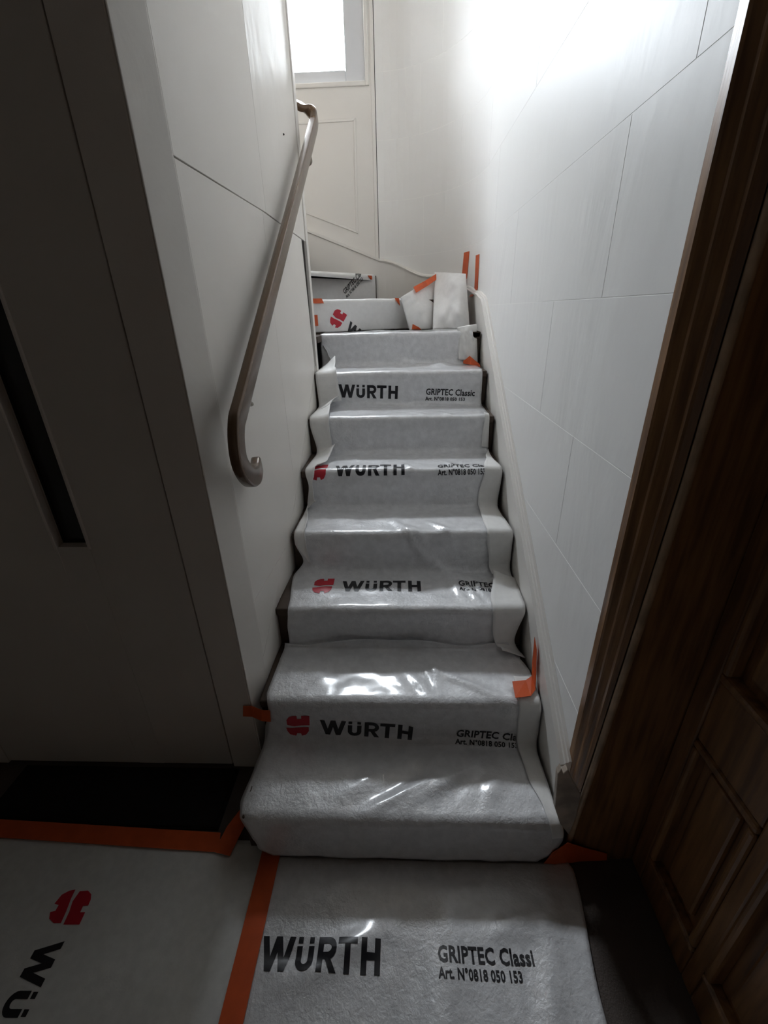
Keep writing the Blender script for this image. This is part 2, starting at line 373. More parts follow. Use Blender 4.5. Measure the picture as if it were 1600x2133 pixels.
# ================================================================== STAIRCASE
st = tag(empty('staircase'), 'narrow winding staircase with white stringers under the protective sheets', 'staircase')
for k in range(1, 9):
    y0 = Y1 + GO * (k - 1); z = RISE * k
    x0 = -0.459 + (taper(max(1.17, y0)) if k < 4 else 0)
    box('tread', x0, XS, y0 + 0.004, y0 + GO + 0.02, z - 0.035, z - 0.002, 'stair', st, 0.005)
    box('riser', x0, XS, y0 + 0.018, y0 + 0.036, z - RISE + 0.001, z - 0.035, 'stair', st)
N9 = ((-1.45, 2.338), (0.40, 3.30)); N10 = ((-1.20, 2.52), (-0.155, 3.745)); N11 = ((-0.72, 2.531), (-0.70, 3.745)); N12 = ((-0.98, 2.531), (-0.98, 3.745))
# winder treads and risers in plan
def plate(name, poly, z0, z1): return prism(name, poly, 'z', z0, z1, 'stair', st)
def on(N, t): return (lerp(N[0][0], N[1][0], t), lerp(N[0][1], N[1][1], t))
def at_y(N, yy): return on(N, (yy - N[0][1]) / (N[1][1] - N[0][1]))
def at_x(N, xx): return on(N, (xx - N[0][0]) / (N[1][0] - N[0][0]))
corner = [(0.458, 3.0), (0.43, 3.2), (0.37, 3.38), (0.26, 3.55), (0.11, 3.67), (-0.155, 3.72)]
plate('tread', [(-0.45, 2.686), (0.455, 2.686), (0.458, 3.0), (0.43, 3.2), (0.40, 3.34), at_x(N9, -0.9), (-0.9, 2.54), (-0.45, 2.54)], 1.405, 1.438)
plate('tread', [at_x(N9, -0.9), at_x(N9, 0.40), (0.37, 3.38), (0.26, 3.55), (0.11, 3.67), (-0.155, 3.72), at_y(N10, 2.8)], 1.585, 1.618)
plate('tread', [at_y(N10, 2.75), at_y(N10, 3.72), (-0.70, 3.72), (-0.72, 2.76)], 1.765, 1.798)
plate('tread', [(-0.72, 2.535), (-0.70, 3.72), (-0.99, 3.72), (-0.98, 2.535)], 1.945, 1.978)
plate('tread', [(-0.97, 2.535), (-0.97, 3.72), (-1.61, 3.72), (-1.61, 2.535)], 2.125, 2.158)
def wriser(a, b, z0, z1):
    d = (Vector(b) - Vector(a)).normalized(); n = Vector((-d.y, d.x)) * 0.018
    plate('riser', [a, b, tuple(Vector(b) + n), tuple(Vector(a) + n)], z0, z1)
wriser(at_x(N9, -0.9), at_x(N9, 0.40), 1.438, 1.59); wriser(at_y(N10, 2.75), at_y(N10, 3.72), 1.618, 1.77)
wriser(N11[0], (-0.70, 3.72), 1.798, 1.95); wriser(N12[0], (-0.98, 3.72), 1.978, 2.13)
# stringers: right run, rounded corner, far wall
def sweep_stringer(name, prof):
    n = 64; V = []; Fc = []; m_ = len(prof)
    for i in range(n + 1):
        p = lerp(0.0, PTOT, i / n); c, nr = at_path(p); zt = str_top(p)
        for off, dz in prof: V.append((c.x + nr.x * off, c.y + nr.y * off, max(0.0, zt + dz)))
    for i in range(n):
        for k in range(m_): Fc.append((i * m_ + k, i * m_ + (k + 1) % m_, (i + 1) * m_ + (k + 1) % m_, (i + 1) * m_ + k))
    Fc.append(tuple(range(m_))); Fc.append(tuple(range(n * m_, (n + 1) * m_)))
    return fixn(pyd(name, V, Fc, 'trim', st))
sweep_stringer('stringer', [(0.0005, -0.35), (0.025, -0.35), (0.025, -0.020), (0.0005, -0.020)])
sweep_stringer('stringer_cap', [(0.0005, -0.0198), (0.034, -0.0198), (0.034, -0.013), (0.022, -0.011), (0.019, -0.005), (0.013, -0.004), (0.010, 0.0), (0.0005, 0.0)])
V = []
sl = (2.106 - 1.912) / (0.657 - 0.15)
for x_, w_ in ((XE, 0), (-0.70, 1), (-1.61, 2)):
    pass
zt = lambda x_: 1.912 + sl * (-0.15 - x_)
prism('stringer', [(XE, zt(XE) - 0.35), (XE, zt(XE) - .02), (-1.61, zt(-1.61) - .02), (-1.61, zt(-1.61) - 0.35)], 'y', FAR - 0.025, FAR - 0.0005, 'trim', st)
prism('stringer_cap', [(XE, zt(XE) - .0198), (XE, zt(XE)), (-1.61, zt(-1.61)), (-1.61, zt(-1.61) - .0198)], 'y', FAR - 0.034, FAR - 0.0005, 'trim', st, 0.003)

# ================================================================== PROTECTIVE SHEETS
class Sheet:
    """cloth laid on a profile (py,pz) swept sideways along d; grid of points plus normals so that print can be conformed to it"""
    def __init__(s, prof, O=(0, 0, 0), d=(1, 0, 0), e=(0, 1, 0)):
        s.prof = prof; s.O = Vector(O); s.d = Vector(d); s.e = Vector(e); s.S = [0.0]
        for a, b in zip(prof, prof[1:]): s.S.append(s.S[-1] + math.hypot(b[0] - a[0], b[1] - a[1]))
    def base(s, q):
        q_ = min(max(q, 0), s.S[-1])
        for i in range(len(s.S) - 1):
            if s.S[i + 1] >= q_ and s.S[i + 1] > s.S[i]:
                t = (q_ - s.S[i]) / (s.S[i + 1] - s.S[i]); a, b = s.prof[i], s.prof[i + 1]
                dy, dz = b[0] - a[0], b[1] - a[1]; l = math.hypot(dy, dz)
                # smooth normal between neighbouring segments
                def nn(j):
                    j = min(max(j, 0), len(s.prof) - 2); u = s.prof[j]; v = s.prof[j + 1]; ll = math.hypot(v[0] - u[0], v[1] - u[1]) or 1
                    return Vector((-(v[1] - u[1]) / ll, (v[0] - u[0]) / ll))
                n = (nn(i - 1) * max(0, .5 - t) + nn(i) * (1 - abs(t - .5)) + nn(i + 1) * max(0, t - .5)).normalized()
                return Vector((lerp(a[0], b[0], t), lerp(a[1], b[1], t))), n
        return Vector(s.prof[-1]), Vector((0, 1))
    def world(s, p2, x): return s.O + s.d * x + s.e * p2.x + Vector((0, 0, p2.y))
    def pt(s, q, x, h):
        b, n = s.base(q); return s.world(b + n * h, x)
    def make(s, name, q0, q1, xl, xr, disp, m, parent=None, dq=0.0075, dx=0.012, thick=0.0025, warp=None):
        s.q0, s.q1, s.xl, s.xr = q0, q1, xl, xr
        s.nq = int((q1 - q0) / dq) + 1; s.nx = int((xr(q0) - xl(q0)) / dx) + 1
        s.G = []
        for i in range(s.nq + 1):
            q = lerp(q0, q1, i / s.nq); a, b = xl(q), xr(q)
            row = []
            for j in range(s.nx + 1):
                x = lerp(a, b, j / s.nx); qq = q + (warp(x) * max(0, (i / s.nq - 0.86) / 0.14) if warp else 0.0)
                row.append(s.pt(qq, x, disp(qq, x)))
            s.G.append(row)
        w = s.nx + 1; V = [v for r in s.G for v in r]
        Fc = [(i * w + j, i * w + j + 1, (i + 1) * w + j + 1, (i + 1) * w + j) for i in range(s.nq) for j in range(s.nx)]
        o = pyd(name, V, Fc, m, parent, smooth=True)
        if o.data.polygons[len(Fc) // 2].normal.dot(Vector((0, 0, 1)) - s.e) < 0:
            o.data.flip_normals()
        md = o.modifiers.new('thickness', 'SOLIDIFY'); md.thickness = thick; md.offset = -1
        s.o = o; return o
    def on_grid(s, q, x, h):
        fi = min(max((q - s.q0) / (s.q1 - s.q0), 0), 0.99999) * s.nq; i = int(fi); ti = fi - i
        a, b = s.xl(q), s.xr(q); fj = min(max((x - a) / (b - a), 0), 0.99999) * s.nx; j = int(fj); tj = fj - j
        A, B, C, D = s.G[i][j], s.G[i][j + 1], s.G[i + 1][j], s.G[i + 1][j + 1]
        p = A * ((1 - ti) * (1 - tj)) + B * ((1 - ti) * tj) + C * (ti * (1 - tj)) + D * (ti * tj)
        n = ((B + D) - (A + C)).cross((C + D) - (A + B)).normalized()
        if n.dot(Vector((0, 0, 1)) - s.e) < 0: n = -n
        return p + n * h
def ridge(q, x, qa, xa, qb, xb, w, h):
    dx, dy = qb - qa, xb - xa; L2 = dx * dx + dy * dy; t = ((q - qa) * dx + (x - xa) * dy) / L2; tc_ = min(max(t, 0), 1)
    d2 = (q - qa - tc_ * dx) ** 2 + (x - xa - tc_ * dy) ** 2
    return h * math.exp(-d2 / (w * w)) * (0.25 + 0.75 * math.sin(math.pi * min(max(tc_, 0.05), 0.95)))
def ridges(lst):
    def f(q, x): return sum(ridge(q, x, *r) for r in lst)
    return f

# ---- print: word, emblem, two small lines
def stroke(p, q, w):
    p, q = Vector(p), Vector(q); d = (q - p).normalized(); n = Vector((-d.y, d.x)) * w / 2
    return [tuple(p + n), tuple(p - n), tuple(q - n), tuple(q + n)]
def arc(c, r, a0, a1, w, n=8, sy=1.0):
    out = []
    for k in range(n):
        t0, t1 = lerp(a0, a1, k / n), lerp(a0, a1, (k + 1) / n)
        f = lambda t, rr: (c[0] + rr * math.cos(t), c[1] + rr * sy * math.sin(t))
        out.append([f(t0, r - w / 2), f(t1, r - w / 2), f(t1, r + w / 2), f(t0, r + w / 2)])
    return out
def word_polys(sub=None):
    w = 0.235; P = []
    # W
    for a, b in (((0.12, 1), (0.42, 0)), ((0.42, 0), (0.70, 1)), ((0.70, 1), (0.98, 0)), ((0.98, 0), (1.28, 1))):
        d = 0.125
        P.append([(a[0] - d, a[1]), (a[0] + d, a[1]), (b[0] + d, b[1]), (b[0] - d, b[1])])
    # u with two dots
    x = 1.50
    P += [[(x, .30), (x + w, .30), (x + w, .74), (x, .74)], [(x + .50, .30), (x + .50 + w, .30), (x + .50 + w, .74), (x + .50, .74)]]
    P += arc((x + .3675, .33), .25, math.pi, 2 * math.pi, w, 10, 0.88)
    P += [[(x + .03, .82), (x + .23, .82), (x + .23, 1), (x + .03, 1)], [(x + .505, .82), (x + .705, .82), (x + .705, 1), (x + .505, 1)]]
    # R
    x = 2.40
    P += [[(x, 0), (x + w, 0), (x + w, 1), (x, 1)], [(x + w, .80), (x + .48, .80), (x + .48, 1), (x + w, 1)], [(x + w, .36), (x + .48, .36), (x + .48, .56), (x + w, .56)]]
    P += arc((x + .46, .68), .215, -math.pi / 2, math.pi / 2, .215, 8)
    P.append([(x + .30, .40), (x + .54, .40), (x + .82, 0), (x + .55, 0)])
    # T
    x = 3.24
    P += [[(x, .80), (x + .80, .80), (x + .80, 1), (x, 1)], [(x + .28, 0), (x + .28 + w, 0), (x + .28 + w, .80), (x + .28, .80)]]
    # H
    x = 4.20
    P += [[(x, 0), (x + w, 0), (x + w, 1), (x, 1)], [(x + .56, 0), (x + .56 + w, 0), (x + .56 + w, 1), (x + .56, 1)], [(x + w, .40), (x + .56, .40), (x + .56, .61), (x + w, .61)]]
    k = 0.32 / 5.0; kz = 0.070
    return [[(a * k, b * kz) for a, b in p] for p in P]
def emblem_polys():
    T = [(305, 686), (303, 668), (314, 656), (330, 651), (347, 650), (348, 661), (366, 660), (366, 649), (400, 648), (400, 683), (365, 685), (335, 690)]
    B = [(300, 698), (325, 697), (365, 692), (396, 690), (396, 706), (384, 721), (366, 727), (362, 717), (346, 717), (342, 728), (316, 723), (304, 711)]
    f = lambda p: (-0.118 + (p[0] - 300) / 100 * 0.082, -0.018 + (728 - p[1]) / 80 * 0.105)
    return [[f(p) for p in T], [f(p) for p in B]]
_txt = {}
def text_tris(body, size, bold):
    key = (body, size)
    if key in _txt: return _txt[key]
    cu = bpy.data.curves.new('lettering_tmp', 'FONT'); cu.body = body; cu.size = size; cu.offset = bold; cu.resolution_u = 2; cu.space_character = 1.03
    ob = bpy.data.objects.new('lettering_tmp', cu); COL.objects.link(ob); bpy.context.view_layer.update()
    dg = bpy.context.evaluated_depsgraph_get(); ev = ob.evaluated_get(dg); me = ev.to_mesh()
    v = [(p.co.x, p.co.y) for p in me.vertices]; f = [tuple(p.vertices) for p in me.polygons]
    ev.to_mesh_clear(); bpy.data.objects.remove(ob); bpy.data.curves.remove(cu)
    _txt[key] = (v, f); return v, f
def flat_bm(polys=None, vf=None, off=(0, 0), wscale=None):
    bm = bmesh.new()
    for p in polys or []:
        vs_ = [bm.verts.new((a, b, 0)) for a, b in p]; bm.faces.new(vs_)
    if vf:
        v, f = vf; mx = max(a for a, _ in v); k = (wscale / mx) if wscale else 1.0
        vs_ = [bm.verts.new((a * k + off[0], b + off[1], 0)) for a, b in v]
        for q in f:
            try: bm.faces.new([vs_[i] for i in q])
            except ValueError: pass
    return bm
def conform(name, bm, sheet, ox, oq, ang, m, clip=None, lift=0.0012, label=None):
    """place flat print (x right, y up) on the sheet with its origin at (ox,oq), turned by ang; cut along the sheet's grid so it follows every bend"""
    ca, sa = math.cos(ang), math.sin(ang)
    for v in bm.verts: v.co = (ox + v.co.x * ca - v.co.y * sa, oq + v.co.x * sa + v.co.y * ca, 0)
    def cut(co, no, keep=None):
        g = list(bm.verts) + list(bm.edges) + list(bm.faces)
        bmesh.ops.bisect_plane(bm, geom=g, plane_co=co, plane_no=no, clear_outer=(keep == 'in'), clear_inner=(keep == 'out'))
    x0, x1, q0, q1 = clip or (-9, 9, -9, 9)
    x0 = max(x0, max(sheet.xl(sheet.q0), -9)) if clip is None else x0
    cut((x0, 0, 0), (1, 0, 0), 'out'); cut((x1, 0, 0), (1, 0, 0), 'in')
    cut((0, max(q0, sheet.q0), 0), (0, 1, 0), 'out'); cut((0, min(q1, sheet.q1), 0), (0, 1, 0), 'in')
    if not bm.verts: bm.free(); return None
    lo = min(v.co.y for v in bm.verts); hi = max(v.co.y for v in bm.verts); st_ = (sheet.q1 - sheet.q0) / sheet.nq
    i = int((lo - sheet.q0) / st_) + 1
    while sheet.q0 + i * st_ < hi: cut((0, sheet.q0 + i * st_, 0), (0, 1, 0)); i += 1
    lo = min(v.co.x for v in bm.verts); hi = max(v.co.x for v in bm.verts); xx = lo + 0.012
    while xx < hi: cut((xx, 0, 0), (1, 0, 0)); xx += 0.012
    bmesh.ops.triangulate(bm, faces=bm.faces)
    for v in bm.verts: v.co = sheet.on_grid(v.co.y, v.co.x, lift)
    me = bpy.data.meshes.new(name); bm.to_mesh(me); bm.free()
    for p in me.polygons: p.use_smooth = True
    o = link(name, me, m, sheet.o)
    if label: o['label'] = label
    return o
def print_block(sheet, ox, oq, ang=0.0, parts='ewga', clip=None, tail='GRIPTEC Classic'):
    if 'e' in parts: conform('emblem', flat_bm(emblem_polys()), sheet, ox, oq, ang, 'red', clip, label='red two-part round emblem')
    if 'w' in parts: conform('lettering', flat_bm(word_polys()), sheet, ox, oq, ang, 'black', clip, label='bold black word WÜRTH')
    if 'g' in parts: conform('lettering', flat_bm(None, text_tris(tail, 0.046, 0.0013), (0.47, 0.028), 0.262 if tail.endswith('c') else 0.25), sheet, ox, oq, ang, 'black', clip, label='black words GRIPTEC Classic')
    if 'a' in parts: conform('lettering', flat_bm(None, text_tris('Art. N°0818 050 153', 0.030, 0.0009), (0.47, -0.004), 0.212), sheet, ox, oq, ang, 'black', clip, label='small black line Art. N°0818 050 153')

PROF = stair_profile()
const = lambda c: (lambda q: c)
# floor sheet beside the doormat
RX0 = lambda q: -0.432
fl_prof = [(-0.45, 0.0), (0.83, 0.0)]
sf = Sheet(fl_prof)
rl = ridges([(0.3, -0.53, 1.2, -0.50, 0.008, 0.004), (0.6, -0.62, 1.15, -0.57, 0.012, 0.004), (1.0, -0.9, 1.25, -0.60, 0.03, 0.003)])
sf.make('floor_protection_sheet', 0.0, 1.275, const(-1.85), const(-0.412), lambda q, x: 0.004 + rl(q, x) + 0.0015 * (1 + fbm(x * 5, q * 5, 3)), 'floorfilm', dq=0.014, dx=0.016)
tag(sf.o, 'white protective floor sheet with sideways lettering in front of the black doormat', 'floor sheet')
def turned(polys): return [[(b, -a) for a, b in p] for p in polys]
# letters run towards the viewer, tops to the right
conform('emblem', flat_bm(turned(emblem_polys())), sf, -1.0, 0.563 + 0.45, 0.02, 'red', label='red two-part round emblem')
conform('lettering', flat_bm(turned(word_polys())), sf, -1.0, 0.563 + 0.45, 0.02, 'black', label='bold black word WÜRTH')
# floor runner in front of the stairs
sr = Sheet([(-0.45, 0.0), (0.786, 0.0)])
rr = ridges([(0.95, -0.30, 1.06, -0.05, 0.035, 0.012), (1.0, -0.36, 0.99, -0.12, 0.02, -0.006), (0.55, 0.02, 1.05, 0.12, 0.05, 0.010), (0.45, -0.1, 0.95, 0.02, 0.05, -0.006),
             (0.7, 0.30, 1.15, 0.42, 0.03, 0.006), (1.05, 0.2, 1.1, 0.42, 0.03, 0.006)])
def drun(q, x): return 0.0075 + rr(q, x) * 1.4 + 0.003 * (1 + fbm(x * 4, q * 4, 8)) + 0.0012 * fbm(x * 18, q * 18, 1)
sr.make('floor_runner', 0.0, 1.232, const(-0.428), table([(0, 0.44), (0.9, 0.478), (1.21, 0.512), (1.24, 0.50)]), drun, 'film', dq=0.009, dx=0.010)
tag(sr.o, 'white film-faced floor runner on the landing at the foot of the stairs', 'floor sheet')
print_block(sr, -0.383, 0.517 + 0.45, 0.0, 'wga', tail='GRIPTEC Classi')

# upper stair runner (steps three to eight)
su = Sheet(PROF)
ru = ridges([(1.535, -0.03, 1.29, 0.13, 0.014, 0.011), (1.50, 0.02, 1.39, 0.11, 0.010, 0.008), (1.53, 0.12, 1.42, 0.22, 0.012, 0.007), (1.40, 0.09, 1.13, 0.24, 0.022, 0.007),
             (1.20, 0.24, 1.04, 0.30, 0.011, 0.007), (1.22, 0.28, 1.05, 0.335, 0.011, 0.007), (1.20, 0.20, 1.06, 0.24, 0.010, 0.005), (1.33, 0.10, 1.18, 0.30, 0.03, 0.006),
             (1.92, 0.02, 1.86, 0.06, 0.008, 0.006), (1.96, 0.2, 1.87, 0.26, 0.012, 0.005), (2.38, 0.05, 2.30, 0.12, 0.010, 0.005), (2.36, 0.2, 2.29, 0.25, 0.010, 0.005),
             (2.86, 0.2, 2.96, 0.30, 0.03, 0.012), (3.0, -0.05, 2.86, 0.25, 0.03, 0.010)])
def dup_(q, x): return 0.006 + max(-0.003, 1.35 * ru(q, x) + 0.0035 * fbm(x * 4, q * 5, 2) + 0.0032 * fbm(x * 11, q * 13, 5) + 0.0009 * fbm(x * 30, q * 34, 7))
xl_u = table([(0.80, -.44), (0.93, -.441), (1.02, -.432), (1.24, -.457), (1.32, -.42), (1.404, -.447), (1.706, -.438), (1.80, -.425), (1.873, -.437), (2.12, -.425), (2.27, -.450), (2.52, -.445), (2.69, -.452), (2.95, -.456), (3.2, -.457)])
xr_u = table([(0.80, .44), (0.886, .425), (1.05, .455), (1.24, .455), (1.43, .456), (1.65, .441), (1.868, .453), (2.02, .437), (2.16, .436), (2.28, .432), (2.566, .434), (2.78, .431), (3.0, .428), (3.15, .41), (3.35, .40)])
su.make('stair_runner', 0.80, 3.36, xl_u, xr_u, dup_, 'film')
tag(su.o, 'long white film-faced runner over the upper straight steps', 'stair sheet')
print_block(su, -0.335, 2.585, -0.045, 'wga', clip=(-0.34, 0.425, 2.3, 2.72))
print_block(su, -0.303, 1.843, 0.01, 'ewga', clip=(-0.44, 0.385, 1.75, 1.99))
print_block(su, -0.243, 1.124, 0.0, 'ewga', clip=(-0.44, 0.372, 1.02, 1.29))
print_block(su, -0.36, 3.19, -0.03, 'wga', clip=(-0.2, 0.38, 3.08, 3.34))
# folded-back fleece margins
def flap(name, sheet, q0, q1, xout, xin, lift, parent, hbase=0.004, n=8, dq=0.008, curl=0.010, label=None):
    nq = int((q1 - q0) / dq) + 1; V = []; Fc = []
    for i in range(nq + 1):
        q = lerp(q0, q1, i / nq); a, b = xout(q), xin(q); lf = lift(q)
        for j in range(n + 1):
            t = j / n; x = lerp(a, b, t); base = 0.006 if sheet is su else 0.010
            h = base + hbase * math.sin(min(1, t * 3) * math.pi / 2) + lf * math.sin(t * math.pi / 2) ** 1.5 + curl * t ** 4
            h += 0.002 * fbm(q * 14, t * 2, 4)
            V.append(sheet.pt(q, x, h + 1.35 * max(0, ridgef(sheet, q, x))))
    for i in range(nq):
        for j in range(n): Fc.append((i * (n + 1) + j, i * (n + 1) + j + 1, (i + 1) * (n + 1) + j + 1, (i + 1) * (n + 1) + j))
    o = pyd(name, V, Fc, 'fleece', parent, smooth=True)
    md = o.modifiers.new('thickness', 'SOLIDIFY'); md.thickness = 0.0025; md.offset = 0
    if label: o['label'] = label
    return o
def ridgef(sheet, q, x):
    return max(0, (ru if sheet is su else rlow)(q, x)) * 0.6
# inner corners of the profile (where a stiff margin bridges): bump the lift there
inn = [0.38 + 0.4217 * k for k in range(9)]
nose = [0.173 + 0.4217 * k for k in range(8)]
def bridge(amp, lo=-9, hi=9):
    def f(q):
        v = 0
        for c in inn:
            if lo < q < hi: v += amp * math.exp(-((q - c) / 0.075) ** 2)
        return v
    return f
rl2 = ridges([(0.735, 0.10, 0.60, 0.35, 0.016, 0.010), (0.80, 0.11, 0.63, 0.125, 0.014, 0.010), (0.72, 0.02, 0.61, 0.10, 0.018, 0.007), (0.70, -0.02, 0.62, 0.02, 0.02, 0.005),
              (0.185, -0.12, 0.32, 0.14, 0.018, 0.012), (0.21, 0.0, 0.345, 0.24, 0.020, 0.012), (0.19, 0.24, 0.33, 0.31, 0.022, 0.008), (0.23, -0.22, 0.31, -0.05, 0.03, 0.006), (0.20, 0.10, 0.29, 0.20, 0.016, -0.008),
              (0.60, 0.10, 0.45, 0.02, 0.03, 0.006)])
def rlow(q, x): return rl2(q, x)
flap('folded_margin', su, 1.31, 1.665, table([(1.31, -.40), (1.404, -.447), (1.665, -.441)]), table([(1.31, -.386), (1.395, -.397), (1.50, -.405), (1.665, -.43)]), bridge(0.012), su.o)
flap('folded_margin', su, 1.672, 2.42, xl_u, table([(1.672, -.389), (1.753, -.402), (1.817, -.405), (1.859, -.392), (1.936, -.344), (2.077, -.325), (2.171, -.345), (2.254, -.352), (2.423, -.365)]), bridge(0.040), su.o, curl=0.016)
flap('folded_margin', su, 2.42, 3.075, xl_u, table([(2.423, -.361), (2.506, -.328), (2.555, -.316), (2.655, -.331), (2.804, -.36), (2.951, -.372), (3.035, -.415), (3.08, -.438)]), bridge(0.045), su.o, curl=0.016)
flap('folded_margin', su, 0.80, 1.215, table([(0.786, .462), (0.886, .428), (1.053, .460), (1.215, .466)]), table([(0.795, .371), (0.956, .339), (1.04, .335), (1.215, .372)]), bridge(0.03), su.o, curl=0.004)
flap('folded_margin', su, 1.225, 2.10, xr_u, table([(1.226, .372), (1.331, .364), (1.421, .351), (1.503, .349), (1.748, .352), (1.87, .374), (2.0, .405), (2.10, .432)]), bridge(0.008), su.o, curl=0.004)
flap('folded_margin', su, 2.13, 2.30, xr_u, table([(2.13, .402), (2.21, .402), (2.30, .41)]), bridge(0.006), su.o, curl=0.004)
# lower stair sheet (steps one and two)
slw = Sheet(PROF)
xl_l = table([(0.02, -.40), (0.06, -.45), (0.179, -.498), (0.234, -.512), (0.329, -.500), (0.447, -.488), (0.583, -.456), (0.627, -.468), (0.775, -.463), (0.895, -.455)])
xr_l = table([(0.02, .40), (0.08, .455), (0.13, .470), (0.238, .456), (0.38, .453), (0.483, .460), (0.604, .457), (0.723, .457), (0.90, .40)])
def dlow(q, x):
    h = 0.011 + max(-0.004, rl2(q, x) + 0.004 * fbm(x * 4, q * 5, 12) + 0.003 * fbm(x * 12, q * 13, 15) + 0.0009 * fbm(x * 32, q * 34, 17))
    if q < 0.16: h += 0.012 * (1 - q / 0.16) * (1 + 0.6 * fbm(x * 5, 0, 3))
    if q > 0.85: h += 0.004 + 0.28 * (q - 0.85) * (1 + 0.8 * fbm(x * 6, 1, 3))
    if x < -0.46: h -= (-0.46 - x) * 0.5
    return h
slw.make('stair_sheet', 0.028, 0.885, xl_l, xr_l, dlow, 'film', warp=lambda x: 0.018 * math.sin(x * 9 + 2.2) + 0.010 * math.sin(x * 21))
tag(slw.o, 'wide white film-faced sheet over the two lowest steps', 'stair sheet')
print_block(slw, -0.288, 0.462, -0.07, 'ewga', clip=(-0.44, 0.386, 0.2, 0.63))
flap('folded_margin', slw, 0.14, 0.70, xr_l, table([(0.14, .435), (0.20, .42), (0.312, .396), (0.412, .390), (0.573, .384), (0.713, .391)]), bridge(0.006), slw.o, curl=0.002)

# winder sheets
def frame_of(N, z):
    d = Vector((N[1][0] - N[0][0], N[1][1] - N[0][1], 0)).normalized(); e = Vector((-d.y, d.x, 0)); return Vector((0, 0, z)), d, e
def winder_sheet(name, N, z, xa, xb, label, seed, down=0.176, back=0.10):
    O, d, e = frame_of(N, z)
    o0 = Vector((N[0][0], N[0][1], 0)); k = 1 / d.x
    O = O + o0 - d * (N[0][0] * k)          # x parameter = world x * k
    prof = fillet([(0.0, -down), (0.0, 0.0), (back, 0.0)], [0, 0.014, 0])
    s = Sheet(prof, O, d, e)
    s.make(name, 0.004, s.S[-1], const(xa * k), const(xb * k), lambda q, x: 0.004 + 0.004 * (1 + fbm(x * 6, q * 7, seed)) + 0.001 * fbm(x * 25, q * 25, seed), 'fleece')
    tag(s.o, label, 'stair sheet'); s.k = k; return s
s9 = winder_sheet('stair_sheet', N9, 1.62, -0.60, 0.11, 'white sheet with tilted red emblem over the first turning step', 31)
s10 = winder_sheet('stair_sheet', N10, 1.80, -0.66, -0.187, 'topmost white sheet with slanted lettering on the highest visible riser', 37)
def place(s, bm, x, q, ang, m, lab): return conform('lettering' if m == 'black' else 'emblem', bm, s, x * s.k, q, ang, m, clip=(s.xl(0), s.xr(0), 0.002, 0.30), label=lab)
place(s9, flat_bm(emblem_polys()), -0.345, 0.004, -0.62, 'red', 'red two-part emblem printed on a slant')
place(s9, flat_bm(word_polys()), -0.345, 0.004, -0.62, 'black', 'bold black lettering cut off by the step below')
b1 = flat_bm(None, text_tris('GRIPTEC Classic', 0.046, 0.0013), (0, 0.032), 0.262); place(s10, b1, -0.385, 0.02, 0.62, 'black', 'slanted black words GRIPTEC Classic')
b1 = flat_bm(None, text_tris('Art. N°0818 050 153', 0.030, 0.0009), (0, 0.0), 0.212); place(s10, b1, -0.385, 0.02, 0.62, 'black', 'slanted small black line of lettering')
class Patch(Sheet):
    def __init__(s): pass
def patch(name, c00, c10, c11, c01, bulge, label, seed, m='fleece', folds=()):
    """soft sheet spanned by four corners, bulging towards bulge (vector)"""
    n = 26; V = []; Fc = []; A, B, C, D = map(Vector, (c00, c10, c11, c01)); bv = Vector(bulge)
    for i in range(n + 1):
        for j in range(n + 1):
            u, v = j / n, i / n
            p = A * (1 - u) * (1 - v) + B * u * (1 - v) + C * u * v + D * (1 - u) * v
            w = 4 * u * (1 - u) * 4 * v * (1 - v)
            f = 0.30 * fbm(u * 3, v * 3, seed) + 0.15 * fbm(u * 7, v * 7, seed)
            for (uu, vv, sg, hh) in folds: f += hh * math.exp(-((u - uu) ** 2 + (v - vv) ** 2) / sg ** 2)
            V.append(p + bv * (w * 0.7 + f * min(1, 0.3 + w)))
    for i in range(n):
        for j in range(n): Fc.append((i * (n + 1) + j, i * (n + 1) + j + 1, (i + 1) * (n + 1) + j + 1, (i + 1) * (n + 1) + j))
    o = pyd(name, V, Fc, m, None, smooth=True); md = o.modifiers.new('thickness', 'SOLIDIFY'); md.thickness = 0.0025; md.offset = 0
    tag(o, label, 'stair sheet'); return o
patch('draped_sheet', (0.06, 2.985, 1.442), (0.30, 3.10, 1.442), (0.285, 3.56, 1.79), (0.005, 3.00, 1.630), (0, -0.05, 0.02), 'crumpled white sheet taped to the far stringer at the turn', 41)
patch('draped_sheet', (0.205, 2.97, 1.442), (0.425, 2.90, 1.442), (0.412, 3.10, 1.755), (0.240, 3.40, 1.79), (-0.01, -0.075, 0.01), 'white sheet hanging from the rounded wall corner below two orange strips', 47, folds=((0.75, 0.22, 0.16, 0.9), (0.35, 0.6, 0.15, -0.5), (0.6, 0.8, 0.14, 0.5), (0.2, 0.2, 0.14, 0.4)))
patch('draped_sheet', (0.335, 2.66, 1.295), (0.445, 2.66, 1.275), (0.437, 2.73, 1.478), (0.325, 2.70, 1.462), (0.0, -0.04, 0.014), 'small crumpled white sheet end bulging over the eighth step nosing', 53)

